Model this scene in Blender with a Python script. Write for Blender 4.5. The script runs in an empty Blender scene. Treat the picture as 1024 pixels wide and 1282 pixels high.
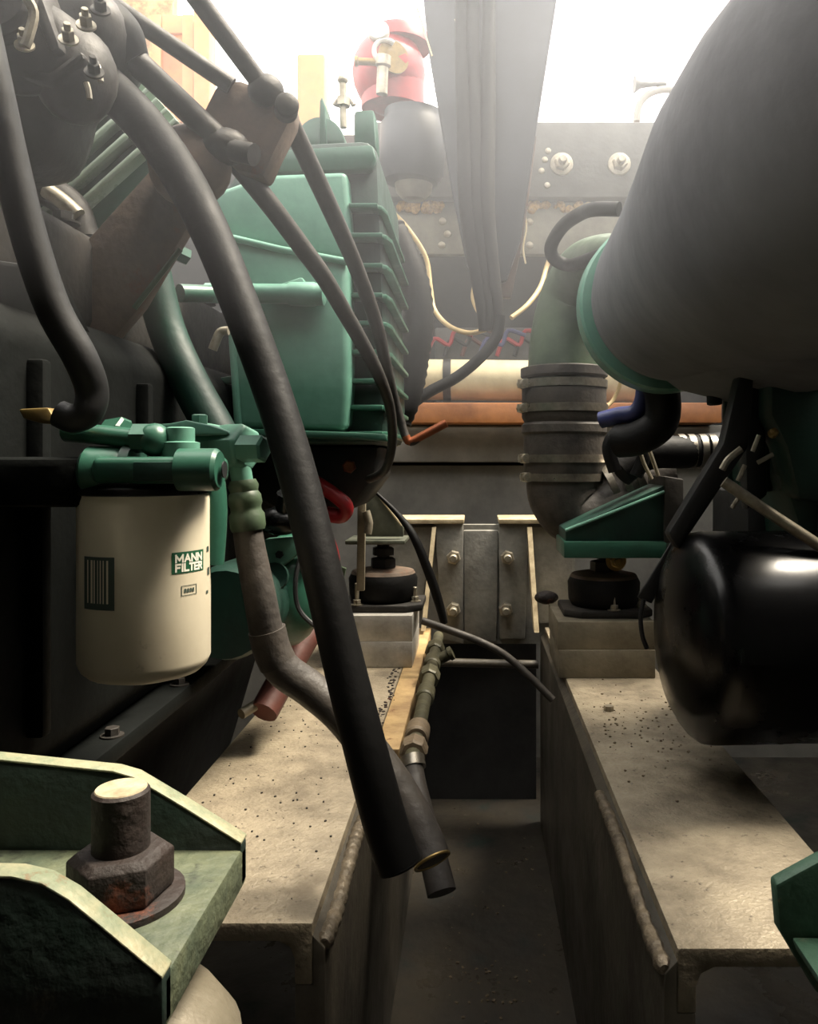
import bpy, bmesh, math, random
from mathutils import Vector, Matrix
random.seed(7)
C = bpy.context.scene.collection
sc = bpy.context.scene

# ------------------------------------------------------------------ camera, sky, exposure
F = 1000.0            # focal length in photo pixels (frame 1024 x 1282)
VX, VY = 595.0, 575.0  # where lines parallel to the girders meet in the photo
ZC = 0.45             # lens height above the girder tops (z = 0)
cam = bpy.data.cameras.new('camera'); camo = bpy.data.objects.new('camera', cam); C.objects.link(camo)
camo.location = (0, 0, ZC); camo.rotation_euler = (math.radians(90), 0, 0)
cam.sensor_fit = 'HORIZONTAL'; cam.sensor_width = 36; cam.lens = 36 * F / 1024
cam.shift_x = (512 - VX) / 1024; cam.shift_y = (VY - 641) / 1024
cam.clip_start = 0.02; cam.clip_end = 100
sc.camera = camo

w = bpy.data.worlds.new('sky'); sc.world = w; w.use_nodes = True
bg = w.node_tree.nodes['Background']
bg.inputs[0].default_value = (1.0, 0.965, 0.91, 1); bg.inputs[1].default_value = 3.1

sun = bpy.data.lights.new('sun', 'SUN'); sun.energy = 11.0; sun.angle = math.radians(22); sun.color = (1, 0.9, 0.74)
suno = bpy.data.objects.new('sun', sun); C.objects.link(suno)
suno.rotation_euler = Vector((-0.5, -0.12, -1)).to_track_quat('-Z', 'Y').to_euler()

sc.view_settings.view_transform = 'Standard'; sc.view_settings.look = 'None'
sc.view_settings.gamma = 1; sc.view_settings.use_curve_mapping = False
sc.view_settings.exposure = 0.35
sc.cycles.use_denoising = True

# ------------------------------------------------------------------ helpers
def P(px, py, Y):
    return Vector(((px - VX) / F * Y, Y, ZC - (py - VY) / F * Y))

def lin(c):
    o = []
    for v in c[:3]:
        v /= 255.0
        o.append(v / 12.92 if v <= 0.04045 else ((v + 0.055) / 1.055) ** 2.4)
    return (*o, 1)

MATS = {}
def mat(name, c1, c2=None, sc_=9, rough=0.5, rough2=None, metal=0.0, bump=0.0, bsc=90, dirt=None, dsc=14, dthr=0.56, spec=0.5, coat=0):
    m = bpy.data.materials.new(name); m.use_nodes = True
    nt = m.node_tree; nd = nt.nodes; lk = nt.links
    b = nd['Principled BSDF']
    b.inputs['Roughness'].default_value = rough; b.inputs['Metallic'].default_value = metal
    b.inputs['Specular IOR Level'].default_value = spec
    b.inputs['Coat Weight'].default_value = coat
    tc = nd.new('ShaderNodeTexCoord')
    col = None
    if c2 is not None or rough2 is not None or dirt is not None:
        n = nd.new('ShaderNodeTexNoise'); n.inputs['Scale'].default_value = sc_; n.inputs['Detail'].default_value = 8; n.inputs['Roughness'].default_value = .65
        lk.new(tc.outputs['Object'], n.inputs['Vector'])
        rp = nd.new('ShaderNodeValToRGB'); rp.color_ramp.elements[0].position = .36; rp.color_ramp.elements[1].position = .66
        rp.color_ramp.elements[0].color = lin(c1); rp.color_ramp.elements[1].color = lin(c2 or c1)
        lk.new(n.outputs['Fac'], rp.inputs[0]); col = rp.outputs[0]
        if dirt is not None:
            n2 = nd.new('ShaderNodeTexNoise'); n2.inputs['Scale'].default_value = dsc; n2.inputs['Detail'].default_value = 10; n2.inputs['Roughness'].default_value = .7
            lk.new(tc.outputs['Object'], n2.inputs['Vector'])
            r2 = nd.new('ShaderNodeValToRGB'); r2.color_ramp.elements[0].position = dthr; r2.color_ramp.elements[1].position = dthr + .09
            lk.new(n2.outputs['Fac'], r2.inputs[0])
            mx = nd.new('ShaderNodeMix'); mx.data_type = 'RGBA'
            lk.new(r2.outputs[0], mx.inputs[0]); lk.new(col, mx.inputs[6]); mx.inputs[7].default_value = lin(dirt)
            col = mx.outputs[2]
        lk.new(col, b.inputs['Base Color'])
        if rough2 is not None:
            mr = nd.new('ShaderNodeMapRange'); mr.inputs[1].default_value = .35; mr.inputs[2].default_value = .65
            mr.inputs[3].default_value = rough; mr.inputs[4].default_value = rough2
            lk.new(n.outputs['Fac'], mr.inputs[0]); lk.new(mr.outputs[0], b.inputs['Roughness'])
    else:
        b.inputs['Base Color'].default_value = lin(c1)
    if bump:
        nb = nd.new('ShaderNodeTexNoise'); nb.inputs['Scale'].default_value = bsc; nb.inputs['Detail'].default_value = 6
        lk.new(tc.outputs['Object'], nb.inputs['Vector'])
        bp = nd.new('ShaderNodeBump'); bp.inputs['Strength'].default_value = bump; bp.inputs['Distance'].default_value = .004
        lk.new(nb.outputs['Fac'], bp.inputs['Height']); lk.new(bp.outputs[0], b.inputs['Normal'])
    MATS[name] = m
    return m

def cr(pts, k):
    """Catmull-Rom through pts, k steps per span; pts hold (Vector, radius)."""
    if k <= 1 or len(pts) < 3: return pts
    out = []
    for i in range(len(pts) - 1):
        p0 = pts[max(i - 1, 0)]; p1 = pts[i]; p2 = pts[i + 1]; p3 = pts[min(i + 2, len(pts) - 1)]
        for j in range(k):
            t = j / k
            f = lambda a, b, c, d: 0.5 * ((2 * b) + (c - a) * t + (2 * a - 5 * b + 4 * c - d) * t * t + (3 * b - a - 3 * c + d) * t ** 3)
            out.append((f(p0[0], p1[0], p2[0], p3[0]), f(p0[1], p1[1], p2[1], p3[1])))
    out.append(pts[-1])
    return out

class MB:
    def __init__(s): s.v = []; s.f = []
    def add(s, vs, fs):
        b = len(s.v); s.v += [Vector(v) for v in vs]; s.f += [[i + b for i in f] for f in fs]; return s
    def box(s, c, sz, R=None):
        c = Vector(c); R = R or Matrix.Identity(3)
        vs = [c + R @ Vector((x * sz[0] / 2, y * sz[1] / 2, z * sz[2] / 2)) for x in (-1, 1) for y in (-1, 1) for z in (-1, 1)]
        return s.add(vs, [(0, 1, 3, 2), (4, 6, 7, 5), (0, 4, 5, 1), (2, 3, 7, 6), (0, 2, 6, 4), (1, 5, 7, 3)])
    def span(s, a, b):   # axis-aligned box between two corners
        a = Vector(a); b = Vector(b)
        return s.box((a + b) / 2, [abs(b[i] - a[i]) for i in range(3)])
    def prism(s, poly, vec):
        poly = [Vector(p) for p in poly]; vec = Vector(vec); n = len(poly)
        fs = [list(range(n)), [n + i for i in reversed(range(n))]]
        fs += [(i, n + i, n + (i + 1) % n, (i + 1) % n) for i in range(n)]
        return s.add(poly + [p + vec for p in poly], fs)
    def plate(s, pix, Y, th):
        return s.prism([P(x, y, Y) for x, y in pix], (0, th, 0))
    def tube(s, pts, r, n=14, k=5, caps=True, wave=None):
        if not isinstance(r, (list, tuple)): r = [r] * len(pts)
        q = cr([(Vector(p), rr) for p, rr in zip(pts, r)], k)
        T = [(q[min(i + 1, len(q) - 1)][0] - q[max(i - 1, 0)][0]).normalized() for i in range(len(q))]
        a = T[0].orthogonal().normalized(); vs = []; fs = []
        for i, (p, rr) in enumerate(q):
            a = (a - T[i] * a.dot(T[i])).normalized(); b = T[i].cross(a)
            if wave: rr *= 1 + wave * (1 if i % 2 else -1)
            for j in range(n):
                t = 2 * math.pi * j / n
                vs.append(p + (a * math.cos(t) + b * math.sin(t)) * rr)
        for i in range(len(q) - 1):
            for j in range(n):
                fs.append((i * n + j, i * n + (j + 1) % n, (i + 1) * n + (j + 1) % n, (i + 1) * n + j))
        if caps:
            fs.append(list(reversed(range(n)))); m = (len(q) - 1) * n; fs.append([m + j for j in range(n)])
        return s.add(vs, fs)
    def lathe(s, prof, o, ax, n=32, up=None):
        o = Vector(o); ax = Vector(ax).normalized()
        a = (Vector(up) - ax * Vector(up).dot(ax)).normalized() if up else ax.orthogonal().normalized()
        b = ax.cross(a); vs = []; fs = []
        for t, r in prof:
            for j in range(n):
                th = 2 * math.pi * j / n
                vs.append(o + ax * t + (a * math.cos(th) + b * math.sin(th)) * max(r, 1e-5))
        for i in range(len(prof) - 1):
            for j in range(n):
                fs.append((i * n + j, i * n + (j + 1) % n, (i + 1) * n + (j + 1) % n, (i + 1) * n + j))
        fs.append(list(reversed(range(n)))); m = (len(prof) - 1) * n; fs.append([m + j for j in range(n)])
        return s.add(vs, fs)
    def ball(s, c, r, scl=(1, 1, 1), n=16):
        prof = [(-math.cos(math.pi * i / 10), math.sin(math.pi * i / 10)) for i in range(11)]
        t = MB().lathe(prof, (0, 0, 0), (0, 0, 1), n)
        c = Vector(c)
        return s.add([c + Vector((v.x * scl[0], v.y * scl[1], v.z * scl[2])) * r for v in t.v], t.f)
    def ring(s, c, ax, R, r, n=40, m=10, a0=0, a1=2 * math.pi, up=(0, 0, 1)):
        c = Vector(c); ax = Vector(ax).normalized(); u = Vector(up); u = (u - ax * u.dot(ax)).normalized(); v = ax.cross(u)
        full = abs(a1 - a0 - 2 * math.pi) < 1e-4
        N = n if full else n + 1; vs = []; fs = []
        for i in range(N):
            t = a0 + (a1 - a0) * i / n; d = u * math.cos(t) + v * math.sin(t)
            for j in range(m):
                q = 2 * math.pi * j / m
                vs.append(c + d * (R + r * math.cos(q)) + ax * r * math.sin(q))
        for i in range(n):
            k = (i + 1) % N
            for j in range(m):
                fs.append((i * m + j, k * m + j, k * m + (j + 1) % m, i * m + (j + 1) % m))
        if not full:
            fs.append(list(range(m))); fs.append([(N - 1) * m + j for j in reversed(range(m))])
        return s.add(vs, fs)

WORLD = {}
def obj(name, mb, m, parent=None, bevel=0, seg=2, smooth=True, ang=38):
    me = bpy.data.meshes.new(name)
    lo = Vector([min(v[i] for v in mb.v) for i in range(3)]); hi = Vector([max(v[i] for v in mb.v) for i in range(3)])
    c = Vector(((lo.x + hi.x) / 2, (lo.y + hi.y) / 2, lo.z))
    me.from_pydata([v - c for v in mb.v], [], mb.f)
    bm = bmesh.new(); bm.from_mesh(me)
    bmesh.ops.recalc_face_normals(bm, faces=bm.faces[:])
    if bevel:
        es = [e for e in bm.edges if len(e.link_faces) == 2 and e.calc_face_angle(0) > math.radians(30)]
        bmesh.ops.bevel(bm, geom=es, offset=bevel, segments=seg, affect='EDGES', profile=.5, clamp_overlap=True)
    bm.to_mesh(me); bm.free()
    if smooth:
        me.shade_smooth(); me.set_sharp_from_angle(angle=math.radians(ang))
    me.materials.append(MATS[m] if isinstance(m, str) else m)
    o = bpy.data.objects.new(name, me); C.objects.link(o)
    pw = WORLD[parent.name] if parent else Vector()
    o.location = c - pw; o.parent = parent
    WORLD[o.name] = c
    return o

def tag(o, label, cat=None, group=None, kind=None):
    o['label'] = label
    if cat: o['category'] = cat
    if group: o['group'] = group
    if kind: o['kind'] = kind
    return o

def thing(name, label, cat, loc, group=None):
    o = bpy.data.objects.new(name, None); C.objects.link(o); o.empty_display_size = .05
    o.location = Vector(loc); WORLD[o.name] = Vector(loc)
    return tag(o, label, cat, group)

def struct(name, mb, m, label=None, **k):
    o = obj(name, mb, m, **k); o['kind'] = 'structure'
    if label: o['label'] = label
    return o

def bolt(parent, p, ax, r, h, m, name='bolt', washer=True, stud=0.0):
    """hex head on a washer, with an optional stud end"""
    b = MB()
    if washer: b.lathe([(0, r * 1.55), (h * .18, r * 1.55)], p, ax, 20)
    b.lathe([(h * .18 if washer else 0, r), (h * .95, r), (h, r * .86)], p, ax, 6)
    if stud: b.lathe([(h, r * .55), (h + stud, r * .55), (h + stud + r * .1, r * .45)], p, ax, 12)
    return obj(name, b, m, parent, ang=25)

def hose_thing(name, label, cat, pix, r, m, group=None, n=14, k=6, wave=None):
    pts = [P(*p) for p in pix]
    return tag(obj(name, MB().tube(pts, r, n, k, wave=wave), m), label, cat, group)

X1 = Vector((1, 0, 0)); Y1 = Vector((0, 1, 0)); Z1 = Vector((0, 0, 1))

# ------------------------------------------------------------------ materials
mat('steel', (160, 148, 126), (104, 94, 78), 9, .42, .7, .15, .5, 190, dirt=(64, 54, 43), dsc=75, dthr=.60)
mat('steel_dirty', (128, 112, 90), (84, 72, 58), 9, .5, .75, .1, .4, 120, dirt=(86, 48, 28), dsc=22, dthr=.6)
mat('web', (86, 80, 69), (56, 52, 45), 6, .38, .6, .1, .4, 60)
mat('weld', (120, 108, 90), (80, 72, 60), 40, .4, .6, .3, .8, 120)
mat('alu', (196, 192, 184), (150, 146, 138), 14, .35, .55, .35, .25, 140, dirt=(96, 80, 60), dsc=18, dthr=.64)
mat('alu_dull', (134, 126, 108), (104, 96, 80), 12, .4, .6, .2, .25, 140)
mat('bearer', (142, 140, 132), (104, 102, 96), 12, .5, .7, .1, .4, 80)
mat('edge_pale', (196, 180, 146), (140, 124, 96), 26, .6, None, 0, .3, 60)
mat('green', (48, 92, 75), (34, 70, 57), 8, .28, .42, 0, .12, 60)
mat('green_pale', (100, 146, 128), (78, 124, 108), 8, .36, .5, 0, .12, 60)
mat('green_olive', (76, 92, 70), (52, 66, 50), 10, .35, .55, 0, .2, 60, dirt=(52, 50, 36), dsc=14, dthr=.62)
mat('near_black', (9, 12, 11), (5, 7, 6), 7, .65, .8, 0, .3, 60, spec=.12)  # near-black, slightly green tone for block, sump rail and filter arm
mat('green_grit', (100, 104, 80), (58, 68, 52), 22, .5, .7, 0, .6, 120, dirt=(34, 38, 30), dsc=30, dthr=.58)
mat('worn_edge', (150, 144, 116), (92, 108, 86), 40, .5, .7, .1, .4, 120, dirt=(120, 84, 54), dsc=40, dthr=.58)
mat('green_black', (30, 48, 40), (18, 30, 25), 14, .45, .65, 0, .4, 90, dirt=(60, 58, 44), dsc=20, dthr=.63)
mat('fin_green_lit', (162, 178, 158), (122, 142, 126), 10, .2, .35, 0, .1, 60)  # pale green with the fins' glossy highlights put into the colour
mat('green_dark', (24, 58, 48), (14, 38, 32), 7, .4, .6, 0, .2, 60)
mat('green_worn', (70, 104, 84), (48, 78, 62), 16, .45, .65, 0, .4, 90, dirt=(128, 112, 84), dsc=26, dthr=.58)
mat('black', (20, 20, 21), (12, 12, 13), 8, .5, .65, 0, .15, 60)
mat('black_gloss', (7, 7, 8), (4, 4, 5), 6, .2, .32, 0, .03, 20, spec=.3)
mat('rubber', (13, 12, 12), (8, 8, 8), 10, .55, .7, 0, .2, 80, spec=.22)
mat('rubber_grey', (74, 68, 62), (44, 40, 37), 18, .5, .7, 0, .35, 90)
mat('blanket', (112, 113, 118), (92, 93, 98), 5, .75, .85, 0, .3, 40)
mat('dark_iron', (50, 46, 42), (32, 30, 27), 10, .5, .7, .2, .4, 60, dirt=(70, 48, 32), dsc=16, dthr=.66)
mat('rust', (40, 28, 22), (24, 18, 15), 18, .6, .8, 0, .6, 110, dirt=(112, 58, 34), dsc=16, dthr=.57)  # rust, also darkened for the shade on the stud's front
mat('rust_bar', (112, 92, 76), (80, 70, 60), 8, .7, .85, 0, .4, 80, dirt=(108, 66, 40), dsc=12, dthr=.58)
mat('stud_top_lit', (190, 178, 150), (140, 124, 98), 60, .5, .7, .2, .2, 90)  # pale colour paints the light falling on the stud's end
mat('zinc', (176, 168, 150), (126, 118, 102), 30, .32, .5, .6, .2, 90)
mat('steel_band', (150, 144, 132), (110, 102, 92), 30, .26, .42, .8, .1, 90)
mat('copper', (150, 84, 52), (96, 58, 40), 20, .35, .5, .6)
mat('brass', (150, 124, 70), (100, 84, 50), 20, .35, .5, .6)
mat('cream', (214, 200, 164), (182, 166, 130), 8, .55, .7, 0, .2, 40)
mat('filter_white', (222, 212, 188), (206, 194, 168), 6, .42, .55, 0, .05, 40, dirt=(150, 132, 104), dsc=12, dthr=.63)
mat('print_green', (28, 84, 56))
mat('print_white', (232, 228, 212))
mat('print_dark', (62, 74, 66))
mat('wood', (186, 122, 70), (140, 86, 46), 7, .55, .7, 0, .3, 50)
mat('wood_door', (190, 112, 40), (150, 80, 24), 5, .45, .6)
mat('wood_pale', (190, 132, 72), (170, 112, 60), 5, .5, .6)
mat('wood_dark', (78, 52, 40), (44, 32, 28), 6, .6, .75, 0, .3, 40)
mat('fabric', (200, 160, 100), (110, 74, 36), 22, .9, None, 0, .3, 90)
mat('grey_paint', (82, 81, 76), (62, 61, 58), 9, .5, .65, 0, .2, 70, dirt=(60, 52, 42), dsc=20, dthr=.66)
mat('grey_panel', (128, 124, 110), (98, 95, 84), 10, .5, .65, 0, .2, 70, dirt=(84, 66, 46), dsc=24, dthr=.66)
mat('foam', (196, 160, 98), (120, 90, 56), 50, .9, None, 0, .8, 90)
mat('wall_dark', (122, 119, 112), (94, 92, 87), 5, .6, .8, 0, .3, 30)
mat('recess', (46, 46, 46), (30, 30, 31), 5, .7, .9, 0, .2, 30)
mat('fitting', (94, 90, 68), (62, 60, 46), 14, .4, .6, .2, .3, 90)
mat('tan', (176, 148, 102), (132, 106, 72), 14, .6, .75, 0, .3, 90, dirt=(96, 54, 30), dsc=26, dthr=.6)
mat('foot_grey', (98, 100, 86), (66, 70, 60), 14, .4, .6, .1, .2, 90)
mat('bilge', (62, 57, 49), (32, 30, 26), 5, .2, .6, 0, .5, 30, dirt=(14, 34, 29), dsc=5, dthr=.58)  # the dark green patches paint the reflection on the wet floor
mat('red', (168, 32, 38), (132, 22, 30), 8, .35, .5, 0, .1, 40)
mat('red_dull', (98, 52, 42), (64, 38, 31), 12, .55, .7, 0, .2, 60)
mat('blue_hose', (52, 58, 110), (36, 40, 80), 12, .4, .5)
mat('sheet', (34, 38, 48), (22, 25, 32), 5, .4, .55, 0, .2, 14)
mat('cable_beige', (196, 172, 124), (160, 136, 92), 14, .5, .6)
mat('plaster', (150, 146, 138), (130, 126, 118), 4, .8)

# ------------------------------------------------------------------ the compartment
FL = -0.52
struct('floor', MB().span((-1.45, -0.9, FL - .04), (1.5, 3.0, FL)), 'bilge', smooth=False)
struct('wall_left', MB().span((-1.49, -0.9, FL), (-1.45, 3.0, 1.53)), 'wall_dark', smooth=False)
struct('wall_right', MB().span((1.5, -0.9, FL), (1.54, 3.0, 1.53)), 'wall_dark', smooth=False)
struct('wall_front', MB().span((-1.45, -0.94, FL), (1.5, -0.9, 1.53)), 'wall_dark', smooth=False)
struct('wall_back', MB().span((-1.45, 2.96, FL), (1.5, 3.0, 1.53)), 'recess', smooth=False)
cl = MB()
for a, b in (((-1.49, -0.94), (1.54, 0.42)), ((-1.49, 0.42), (-1.2, 3.0)), ((1.12, 0.42), (1.54, 3.0))):
    cl.span((a[0], a[1], 1.53), (b[0], b[1], 1.57))
struct('ceiling', cl, 'wall_dark', smooth=False)

# lower bulkhead with its ledge, planks and pipe (real depths 2.4 - 2.9 m)
lb = MB().span((-1.45, 2.60, FL), (1.5, 2.66, P(0, 583, 2.6).z))
struct('trim_1', lb, 'wall_dark', smooth=False, label='dark grey lower bulkhead behind the cross bearer')
lb = MB().span((-1.45, 2.54, P(0, 579, 2.54).z), (1.5, 2.96, P(0, 532, 2.54).z))
struct('trim_2', lb, 'wall_dark', bevel=.008, label='grey painted ledge along the bulkhead under the wooden plank')
ub = MB().span((P(470, 0, 2.55).x, 2.55, P(0, 247, 2.55).z), (1.5, 2.64, P(0, 152, 2.55).z))
ub = struct('trim_3', ub, 'grey_paint', bevel=.006, label='grey painted deck beam with two large washered bolts')
for px in (703, 775):
    q = P(px, 206, 2.55)
    o = obj('washer', MB().lathe([(0, .036), (.007, .036), (.009, .032)], q, (0, -1, 0), 28), 'zinc', ub)
    b = MB().lathe([(.007, .024), (.03, .024), (.032, .02)], q, (0, -1, 0), 6); b.lathe([(.03, .013), (.055, .013), (.058, .01)], q, (0, -1, 0), 14)
    obj('nut', b, 'zinc', ub, ang=25)
for px, py in ((686, 189), (685, 232), (682, 200), (678, 214), (822, 236)):
    obj('screw', MB().lathe([(0, .010), (.004, .009), (.006, .004)], P(px, py, 2.55), (0, -1, 0), 12), 'zinc', ub)
pn = MB().span((P(470, 0, 2.62).x, 2.60, P(0, 318, 2.6).z), (P(860, 0, 2.62).x, 2.64, P(0, 247, 2.6).z))
pn = struct('trim_4', pn, 'grey_panel', bevel=.004, label='pale grey panel under the deck beam with foam along its top')
for k, (a, b_) in enumerate(((497, 560), (655, 742))):
    f = MB()
    for i in range(46):
        x = a + (b_ - a) * random.random()
        f.ball(P(x, 258 + random.uniform(-3, 5), 2.592), random.uniform(.006, .016), n=6)
    o = obj('foam_strip', f, 'foam', pn); o['kind'] = 'stuff'
for px, py in ((554, 277), (553, 307), (663, 278), (663, 307), (560, 293)):
    obj('screw', MB().lathe([(0, .012), (.004, .011), (.008, .005)], P(px, py, 2.6), (0, -1, 0), 12), 'zinc', pn)

pl = MB().span((P(500, 0, 2.45).x, 2.42, P(0, 530, 2.45).z), (P(900, 0, 2.45).x, 2.62, P(0, 505, 2.45).z))
tag(obj('wooden_plank', pl, 'wood', bevel=.004), 'orange-brown wooden plank lying on the grey bulkhead ledge', 'plank')
pp = MB().tube([P(495, 475, 2.5), P(795, 478, 2.5)], .064, 24, 1)
t = tag(obj('plastic_pipe', pp, 'cream'), 'thick cream plastic pipe above the wooden plank', 'pipe')
for px in (560, 720):
    obj('pipe_strap', MB().lathe([(-.012, .067), (.012, .067)], P(px, 476, 2.5), X1, 24), 'black', t)
# coloured wires in the recess
for i in range(9):
    x = 548 + i * 22; c = ('red', 'black', 'red_dull', 'blue_hose', 'red', 'black', 'cable_beige', 'red', 'black')[i]
    tint = ('red', 'black', 'brown', 'blue', 'red', 'black', 'beige', 'red', 'black')[i]
    d = 2.70 + .005 * (i % 3)
    hose_thing('wire', tint + ' electrical wire bunched above the cream plastic pipe', 'wire',
               [(x - 14, 446, d), (x - 4, 424, d), (x + 14, 432, d), (x + 22, 414, d), (x + 44, 420, d)], .0075, c, 'wires above the cream pipe', 8, 4)
b = MB().span(Vector((P(545, 0, 2.74).x, 2.72, P(0, 532, 2.54).z)), P(780, 412, 2.75)); tag(obj('fuse_board', b, 'grey_paint', bevel=.006), 'grey wiring board standing behind the coloured wires', 'board')

# cabin beyond the hatch
cw = MB().span((P(70, 0, 3.6).x, 3.6, 1.4), (P(216, 0, 3.6).x, 3.66, 2.75))
tag(obj('cabin_panel', cw, 'fabric', smooth=False), 'mottled beige patterned cabin panel left of the wooden door', 'panel')
t = thing('cabin_door', 'varnished wooden cabin door beside the pale post', 'door', P(228, 240, 3.5))
x0, x1 = P(190, 0, 3.5).x, P(242, 0, 3.5).x
obj('door_panel', MB().span((x0 + .03, 3.52, 1.5), (x1 - .03, 3.54, 2.35)), 'wood_door', t)
for xa, xb in ((x0, x0 + .04), (x1 - .05, x1)):
    obj('stile', MB().span((xa, 3.5, 1.45), (xb, 3.55, 2.4)), 'wood_pale', t, bevel=.004)
for za, zb in ((1.45, 1.56), (1.93, 1.98), (2.32, 2.4)):
    obj('rail', MB().span((x0 + .04, 3.505, za), (x1 - .05, 3.548, zb)), 'wood_pale', t, bevel=.004)
for xa, lab, h in ((242, 'pale wooden door post of the cabin behind the linkage rods', 2.4), (372, 'pale wooden cabin post behind the green casing', 2.2)):
    tag(obj('door_post', MB().span((P(xa, 0, 3.45).x, 3.45, 1.4), (P(xa + (20 if xa < 300 else 34), 0, 3.45).x, 3.54, h)), 'wood_pale', bevel=.006), lab, 'post')
struct('trim_5', MB().span((-2.3, 2.66, 1.47), (1.5, 3.9, 1.53)), 'wood_dark', smooth=False, label='dark wooden cabin sole beyond the hatch')
hn = MB().tube([P(797, 152, 2.75), P(800, 132, 2.75), P(812, 118, 2.75), P(832, 112, 2.75), P(850, 118, 2.75), P(856, 150, 2.75)], .012, 12, 5)
t = tag(obj('grab_handle', hn, 'plaster'), 'pale arched grab handle standing above the deck beam', 'handle')
hb = MB().lathe([(0, .03), (.02, .014), (.05, .009), (.11, .007)], P(794, 106, 2.75), (1, 0, .02), 16)
tag(obj('horn', hb, 'grey_paint'), 'small grey trumpet horn above the arched grab handle', 'horn')

# ------------------------------------------------------------------ girders
def girder(label, s, xe, xo, y0, y1, bead):
    """s = +1 when the channel lies towards -x (right girder). xe: channel-side flange edge, xo: outer edge"""
    wall = xe - s * .012
    t = thing('steel_girder', label, 'girder', ((xe + xo) / 2, y0, FL))
    b = MB().prism([(xe, y0, 0), (xo, y0, 0), (xo, y0, -.018), (xe + s * .034, y0, -.018), (xe + s * .022, y0, -.024), (xe + s * .0175, y0, -.036), (xe + s * .0175, y0, -.06), (xe, y0, -.06)], (0, y1 - y0, 0))
    obj('flange', b, 'steel', t, bevel=.0018)
    b = MB().prism([(xe, y0, -.012), (wall, y0, -.024), (wall, y0, FL), (xe + s * .017, y0, FL), (xe + s * .017, y0, -.06), (xe, y0, -.06)], (0, y1 - y0, 0))
    obj('web', b, 'web', t, bevel=.0012)
    b = MB(); n = 46; pts = []; rr = []
    for i in range(n + 1):
        f = i / n; y = y0 + .002 + (bead - y0) * f
        pts.append(Vector((wall + s * .001, y, -.021 - .004 * math.sin(f * 7))))
        rr.append((.0085 + .0007 * math.sin(i * 2.1) + random.uniform(-.0006, .0006)) * (.55 if i in (0, n) else 1))
    b.tube(pts, rr, 10, 2)
    obj('weld_bead', b, 'weld', t)
    return t
gl = girder('left steel girder under the engine carrying the white filter', -1, -.158, -.388, .775, 2.14, 1.08)
gr = girder('right steel girder under the black drum, gritty flange top', 1, .186, .388, .735, 2.14, 1.13)
# grit on the right girder
g = MB()
for i in range(150):
    x = random.uniform(.195, .37); y = random.gauss(1.33, .12); r = random.uniform(.0006, .0019)
    g.box((x, y, r * .6), (r * 2, r * 1.6, r * 1.3), Matrix.Rotation(random.random() * 6, 3, 'Z'))
tag(obj('grit', g, 'steel_dirty', smooth=False), 'rusty grit scattered over the right girder flange', 'grit', kind='stuff')
g = MB()
for i in range(120):
    x = random.uniform(-.37, -.165); y = random.uniform(.8, 1.5); r = random.uniform(.0005, .0014)
    g.box((x, y, r * .6), (r * 2, r * 1.6, r * 1.3), Matrix.Rotation(random.random() * 6, 3, 'Z'))
tag(obj('grit', g, 'dark_iron', smooth=False), 'dark grit specks scattered over the left girder flange', 'grit', kind='stuff')
tag(obj('steel_nut', MB().lathe([(0, .009), (.009, .009)], P(762, 892, 1.43) * 1 - Vector((0, 0, P(762, 892, 1.43).z)), Z1, 6), 'zinc', ang=25), 'small pale nut lying on the right girder', 'nut')

g = MB()
for i in range(90):
    y = random.uniform(1.3, 1.72); x = -.166 + random.gauss(0, .004) - .006 * math.sin(y * 20); r = random.uniform(.0008, .0022)
    g.box((x, y, r * .4), (r * 2, r * 2.4, r), Matrix.Rotation(random.random() * 6, 3, 'Z'))
tag(obj('rust_flakes', g, 'rust', smooth=False), 'line of brown rust flakes beside the tan angle bar', 'rust', kind='stuff')
# angle bar along the far half of the left girder
ab = MB().prism([(-.156, 1.24, .0), (-.118, 1.24, .0), (-.118, 1.24, -.05), (-.124, 1.24, -.05), (-.124, 1.24, -.006), (-.156, 1.24, -.006)], (0, .89, 0))
tag(obj('angle_bar', ab, 'tan', bevel=.001), 'tan stained angle bar along the left girder edge', 'angle bar')

# cross bearer
t = thing('cross_bearer', 'grey bolted cross bearer joining both girders', 'beam', (0.02, 2.15, -.1))
zt, zb = P(0, 655, 2.15).z, P(0, 805, 2.15).z
obj('centre_plate', MB().plate([(580, 664), (624, 664), (622, 803), (581, 803)], 2.15, .05), 'bearer', t, bevel=.004)
obj('side_plate', MB().plate([(544, 655), (580, 655), (580, 806), (553, 800)], 2.145, .02), 'bearer', t, bevel=.003)
obj('side_plate', MB().plate([(624, 655), (662, 655), (657, 800), (626, 800)], 2.145, .02), 'bearer', t, bevel=.003)
obj('top_flange', MB().span((P(478, 0, 2.15).x, 2.13, zt), (P(581, 0, 2.15).x, 2.30, zt + .012)), 'edge_pale', t, bevel=.002)
obj('top_flange', MB().span((P(624, 0, 2.15).x, 2.13, zt), (P(716, 0, 2.15).x, 2.30, zt + .012)), 'edge_pale', t, bevel=.002)
obj('back_plate', MB().plate([(470, 657), (720, 657), (720, 806), (470, 806)], 2.17, .03), 'bearer', t)
for px, py in ((568, 697), (568, 762), (635, 697), (633, 762)):
    bolt(t, P(px, py, 2.145), (0, -1, 0), .019, .024, 'zinc', washer=False, stud=.024)
obj('web_plate', MB().prism([P(541, 660, 2.13), P(546, 660, 2.13), P(532, 790, 2.05), P(527, 790, 2.05)], (.0, .06, 0)), 'edge_pale', t)
obj('web_plate', MB().prism([P(660, 660, 2.13), P(666, 660, 2.13), P(675, 792, 2.02), P(669, 792, 2.02)], (.0, .06, 0)), 'edge_pale', t)
obj('gusset', MB().plate([(478, 660), (541, 660), (528, 760), (478, 760)], 2.16, .015), 'bearer', t)
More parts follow.
